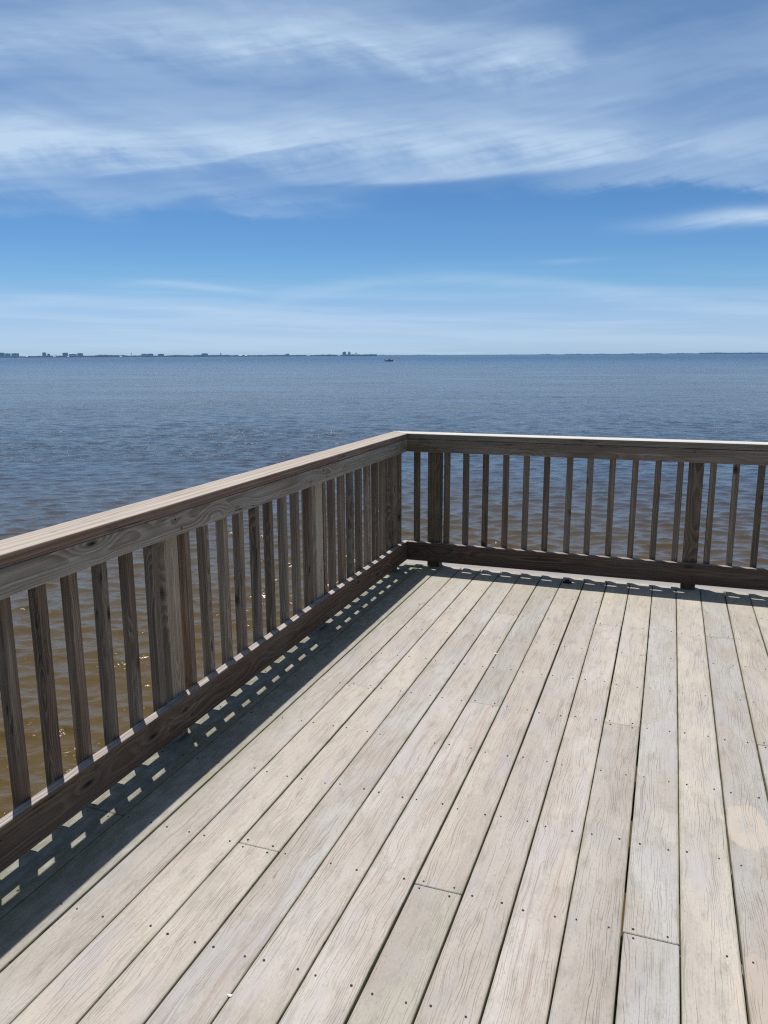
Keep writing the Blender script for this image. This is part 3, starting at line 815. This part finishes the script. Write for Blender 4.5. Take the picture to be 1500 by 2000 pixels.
# the clouds are described by bearing and height above the horizon, in degrees; U grows to the right from the middle of the picture
U = nt.math('ADD', nt.math('MULTIPLY', azn, 57.2958), 20.3)
V = nt.math('MULTIPLY', nt.math('ARCSINE', dz), 57.2958)
UV = nt.comb(U, V, 0.0)
wa = nt.noise(nt.comb(nt.math('MULTIPLY', U, 0.06), nt.math('MULTIPLY', V, 0.14), 1.0), 1.0, 2.0, 0.45)
wb = nt.noise(nt.comb(nt.math('MULTIPLY', U, 0.08), nt.math('MULTIPLY', V, 0.16), 8.0), 1.0, 2.0, 0.45)
Uw = nt.math('ADD', U, nt.math('MULTIPLY', nt.math('SUBTRACT', wb, 0.5), 9.0))
Vw = nt.math('ADD', V, nt.math('MULTIPLY', nt.math('SUBTRACT', wa, 0.5), nt.mapr(V, 3.0, 16.0, 0.8, 5.0)))
# fibres: long streaks, slightly tilted
def fibres(su, sv, tilt, off, det=6.0, ro=0.6, k=1.0):
    vk = nt.math('ADD', nt.math('MULTIPLY', Vw, k), nt.math('MULTIPLY', V, 1.0 - k))
    return nt.noise(nt.comb(nt.math('MULTIPLY', Uw, su), nt.math('MULTIPLY', nt.math('ADD', vk, nt.math('MULTIPLY', U, tilt)), sv), off), 1.0, det, ro, 0.0)
f1 = fibres(0.045, 0.34, 0.08, 2.0, 4.0, 0.5)
f2 = fibres(0.09, 0.8, -0.10, 5.0, 5.0, 0.55, 0.45)
f3 = fibres(0.16, 0.38, 0.40, 11.0, 6.0, 0.6, 0.6)
f4 = fibres(0.16, 1.9, -0.14, 21.0, 5.0, 0.62, 0.25)
fb = nt.math('ADD', nt.math('ADD', nt.math('MULTIPLY', f1, 0.46), nt.math('MULTIPLY', f2, 0.27)), nt.math('ADD', nt.math('MULTIPLY', f3, 0.19), nt.math('MULTIPLY', f4, 0.08)))
def add(a, b): return nt.math('ADD', a, b)
def mul(a, b): return nt.math('MULTIPLY', a, b)
def bearing(px, py):
    """bearing and height (degrees) of a direction read off the photograph"""
    d = (rx * ((px - 750) / 1527.7) - up * ((py - 1000) / 1527.7) + fw).normalized()
    return math.degrees(math.atan2(d.x, d.y)) + 20.3, math.degrees(math.asin(d.z))
U0, U1 = -34.0, 34.0
Ut = nt.mapr(U, U0, U1, 0.0, 1.0, smooth=False)
fine = nt.math('SUBTRACT', f4, 0.5)
Vs = add(V, add(mul(nt.math('SUBTRACT', wa, 0.5), 1.6), add(mul(fine, 0.7), mul(nt.math('SUBTRACT', f3, 0.5), 2.2))))
def stroke(pts, su, sd, keep=0.35, wob=1.0):
    """a long cloud streak: pts = (px, py, strength); su / sd = softness above / below in degrees"""
    st = []
    for (px, py, a) in pts:
        u, v = bearing(px, py)
        st.append(((u - U0) / (U1 - U0), (v / 40.0, a, 0.0)))
    r = nt.ramp(Ut, st, 'B_SPLINE')
    cv, ca, _ = nt.xyz(r)
    vv = Vs if wob == 1.0 else add(V, add(mul(nt.math('SUBTRACT', wa, 0.5), 1.6 * wob), mul(fine, 0.5 * wob)))
    d = nt.math('SUBTRACT', vv, mul(cv, 40.0))
    up_ = nt.math('MAXIMUM', d, 0.0); dn = nt.math('MINIMUM', d, 0.0)
    a = nt.math('DIVIDE', up_, su); b = nt.math('DIVIDE', dn, sd)
    g = nt.math('EXPONENT', mul(add(mul(a, a), mul(b, b)), -1.0))
    return mul(mul(g, ca), mul(nt.mapr(fb, 0.36, 0.60, 0.35 + keep * 0.5, 1.2), nt.mapr(f4, 0.3, 0.62, 0.88, 1.10)))
parts_ = [
    stroke([(-150, 90, .2), (0, 75, .22), (150, 40, .3), (300, 52, .42), (450, 62, .52), (600, 62, .70), (700, 70, .68), (850, 92, .58), (1000, 98, .72), (1060, 106, .88), (1110, 100, .62), (1150, 90, .12), (1300, 90, .0)], 1.05, 1.25, 0.45),
    stroke([(-300, 280, .6), (0, 280, .70), (150, 268, .66), (300, 278, .58), (450, 268, .55), (700, 262, .46), (850, 270, .44), (1000, 268, .46), (1100, 278, .54), (1200, 262, .44), (1300, 270, .32), (1500, 300, .2), (1700, 300, .2)], 1.75, 1.35, 0.45),
    stroke([(150, 345, .0), (220, 336, .30), (320, 328, .34), (430, 306, .42), (500, 290, .46), (600, 276, .22), (720, 268, .0)], 0.7, 0.16, 0.6, 0.35),
    stroke([(420, 365, .0), (520, 354, .22), (650, 347, .26), (750, 350, .38), (850, 349, .44), (950, 334, .38), (1050, 327, .44), (1130, 315, .48), (1250, 304, .22), (1400, 300, .0)], 1.0, 0.26, 0.6, 0.35),
    stroke([(-200, 345, .35), (0, 350, .34), (100, 368, .28), (200, 388, .32), (300, 380, .20), (380, 352, .28), (500, 376, .34), (600, 384, .22), (720, 362, .1), (800, 360, .0)], 1.2, 0.8, 0.5),
    stroke([(0, 405, .12), (150, 408, .05), (400, 400, .0), (480, 406, .18), (560, 412, .12), (650, 410, .0)], 0.3, 0.3, 0.5),
    stroke([(1000, 352, .0), (1100, 350, .15), (1200, 342, .28), (1350, 345, .34), (1500, 368, .36), (1700, 380, .3)], 0.9, 0.45, 0.5),
    stroke([(1150, 438, .0), (1230, 440, .10), (1310, 438, .25), (1380, 432, .62), (1460, 427, .74), (1600, 424, .7), (1800, 420, .2)], 0.5, 0.42, 0.75, 0.6),
    stroke([(-200, 600, .3), (0, 600, .32), (110, 588, .34), (200, 598, .26), (300, 602, .24), (400, 612, .34), (500, 622, .34), (600, 626, .28), (700, 632, .22), (900, 640, .1), (1000, 640, .0)], 0.45, 0.35, 0.4, 0.4),
    stroke([(200, 555, .0), (270, 553, .22), (340, 556, .32), (430, 566, .32), (500, 573, .1), (560, 578, .0)], 0.22, 0.25, 0.5, 0.3),
    stroke([(480, 610, .0), (560, 578, .2), (700, 555, .22), (860, 540, .24), (1000, 550, .24), (1130, 566, .30), (1220, 578, .36), (1320, 592, .32), (1430, 603, .12), (1600, 600, .1)], 0.5, 0.6, 0.35, 0.5),
    stroke([(1040, 512, .0), (1090, 512, .2), (1150, 508, .16), (1220, 505, .0)], 0.18, 0.2, 0.5, 0.3),
]
# the thin veil over the upper sky, with its ragged lower edge
hem = mul(nt.xyz(nt.ramp(Ut, [((bearing(px, py)[0] - U0) / (U1 - U0), (bearing(px, py)[1] / 40.0, 0, 0)) for px, py in [(-200, 340), (0, 360), (200, 345), (400, 335), (600, 340), (750, 350), (900, 345), (1050, 328), (1150, 318), (1300, 335), (1500, 365), (1700, 370)]], 'B_SPLINE'))[0], 40.0)
hs = nt.math('SUBTRACT', Vs, hem)
veil = mul(nt.mapr(hs, -0.4, 2.4), nt.mapr(fb, 0.38, 0.60, 0.20, 0.40))
veil = mul(veil, nt.mapr(nt.math('ABSOLUTE', U), 60.0, 130.0, 1.0, 0.15))   # veil thinned out of view to dim light from behind the viewer
lowhaze = add(mul(nt.mapr(V, 6.5, 2.0), nt.mapr(fibres(0.05, 1.3, 0.02, 31.0), 0.42, 0.62, 0.0, 0.28)), mul(nt.mapr(V, 5.0, 0.6), 0.20))
dens = add(veil, lowhaze)
for q in parts_:
    dens = add(dens, mul(q, nt.math('SUBTRACT', 1.0, mul(dens, 0.55))))
# the clear patch at the top right
clear = mul(nt.mapr(add(U, mul(wb, 8.0)), 10.0, 19.0), nt.mapr(V, 15.5, 22.0))
dens = mul(dens, nt.math('SUBTRACT', 1.0, mul(clear, 0.5)))
dens = nt.math('MINIMUM', dens, 0.93)
tint = nt.ramp(nt.mapr(V, 0.0, 80.0, 0.0, 1.0, smooth=False), [(p / 80.0, c) for p, c in [(0.0, (0.72, 1.10, 1.92)), (0.5, (0.71, 1.06, 1.87)), (1.8, (0.62, 0.88, 1.52)), (3.2, (0.56, 0.80, 1.30)),
    (5.0, (0.46, 0.76, 1.12)), (7.2, (0.40, 0.68, 1.03)), (11.2, (0.34, 0.60, 0.90)), (24.0, (0.42, 0.65, 0.85)), (31.0, (0.55, 0.70, 0.86)), (44.0, (0.88, 0.92, 0.88)), (70.0, (0.85, 0.78, 0.68))]])
skyc = nt.mix(1.0, sky.outputs[0], tint, 'MULTIPLY')
cc = nt.mix(dens, skyc, (5.35, 6.9, 8.75))
# unseen sky behind the viewer, darkened to shade the faces turned that way
rear_dim = mul(nt.mapr(nt.math('ABSOLUTE', nt.math('SUBTRACT', nt.math('MODULO', add(U, 360.0 + 40.0), 360.0), 200.0)), 95.0, 40.0), nt.mapr(V, 55.0, 25.0))
cc = nt.mix(mul(rear_dim, 0.62), cc, (0.45, 0.55, 0.65))
bg = nt.n('ShaderNodeBackground'); nt.set(bg.inputs[0], cc); bg.inputs[1].default_value = 0.10
out = nt.n('ShaderNodeOutputWorld'); nt.set(out.inputs[0], bg.outputs[0])

sun = bpy.data.lights.new('sun', 'SUN'); sun.energy = 4.9; sun.angle = R(0.53); sun.color = (1.0, 0.955, 0.90)
so = link(bpy.data.objects.new('sun', sun))
so.rotation_euler = sun_dir.to_track_quat('Z', 'Y').to_euler()
so.location = (-5, 5, 20)

scene.view_settings.view_transform = 'Standard'; scene.view_settings.look = 'None'
scene.view_settings.exposure = 0.0; scene.view_settings.gamma = 1.0
scene.render.engine = 'CYCLES'
scene.cycles.sample_clamp_indirect = 8.0
scene.cycles.sample_clamp_direct = 1.5
scene.cycles.max_bounces = 6
scene.cycles.use_denoising = False      # keep the fine grain of the timber and the ripples
scene.cycles.use_adaptive_sampling = False
scene.cycles.pixel_filter_type = 'BLACKMAN_HARRIS'
scene.cycles.filter_width = 1.2
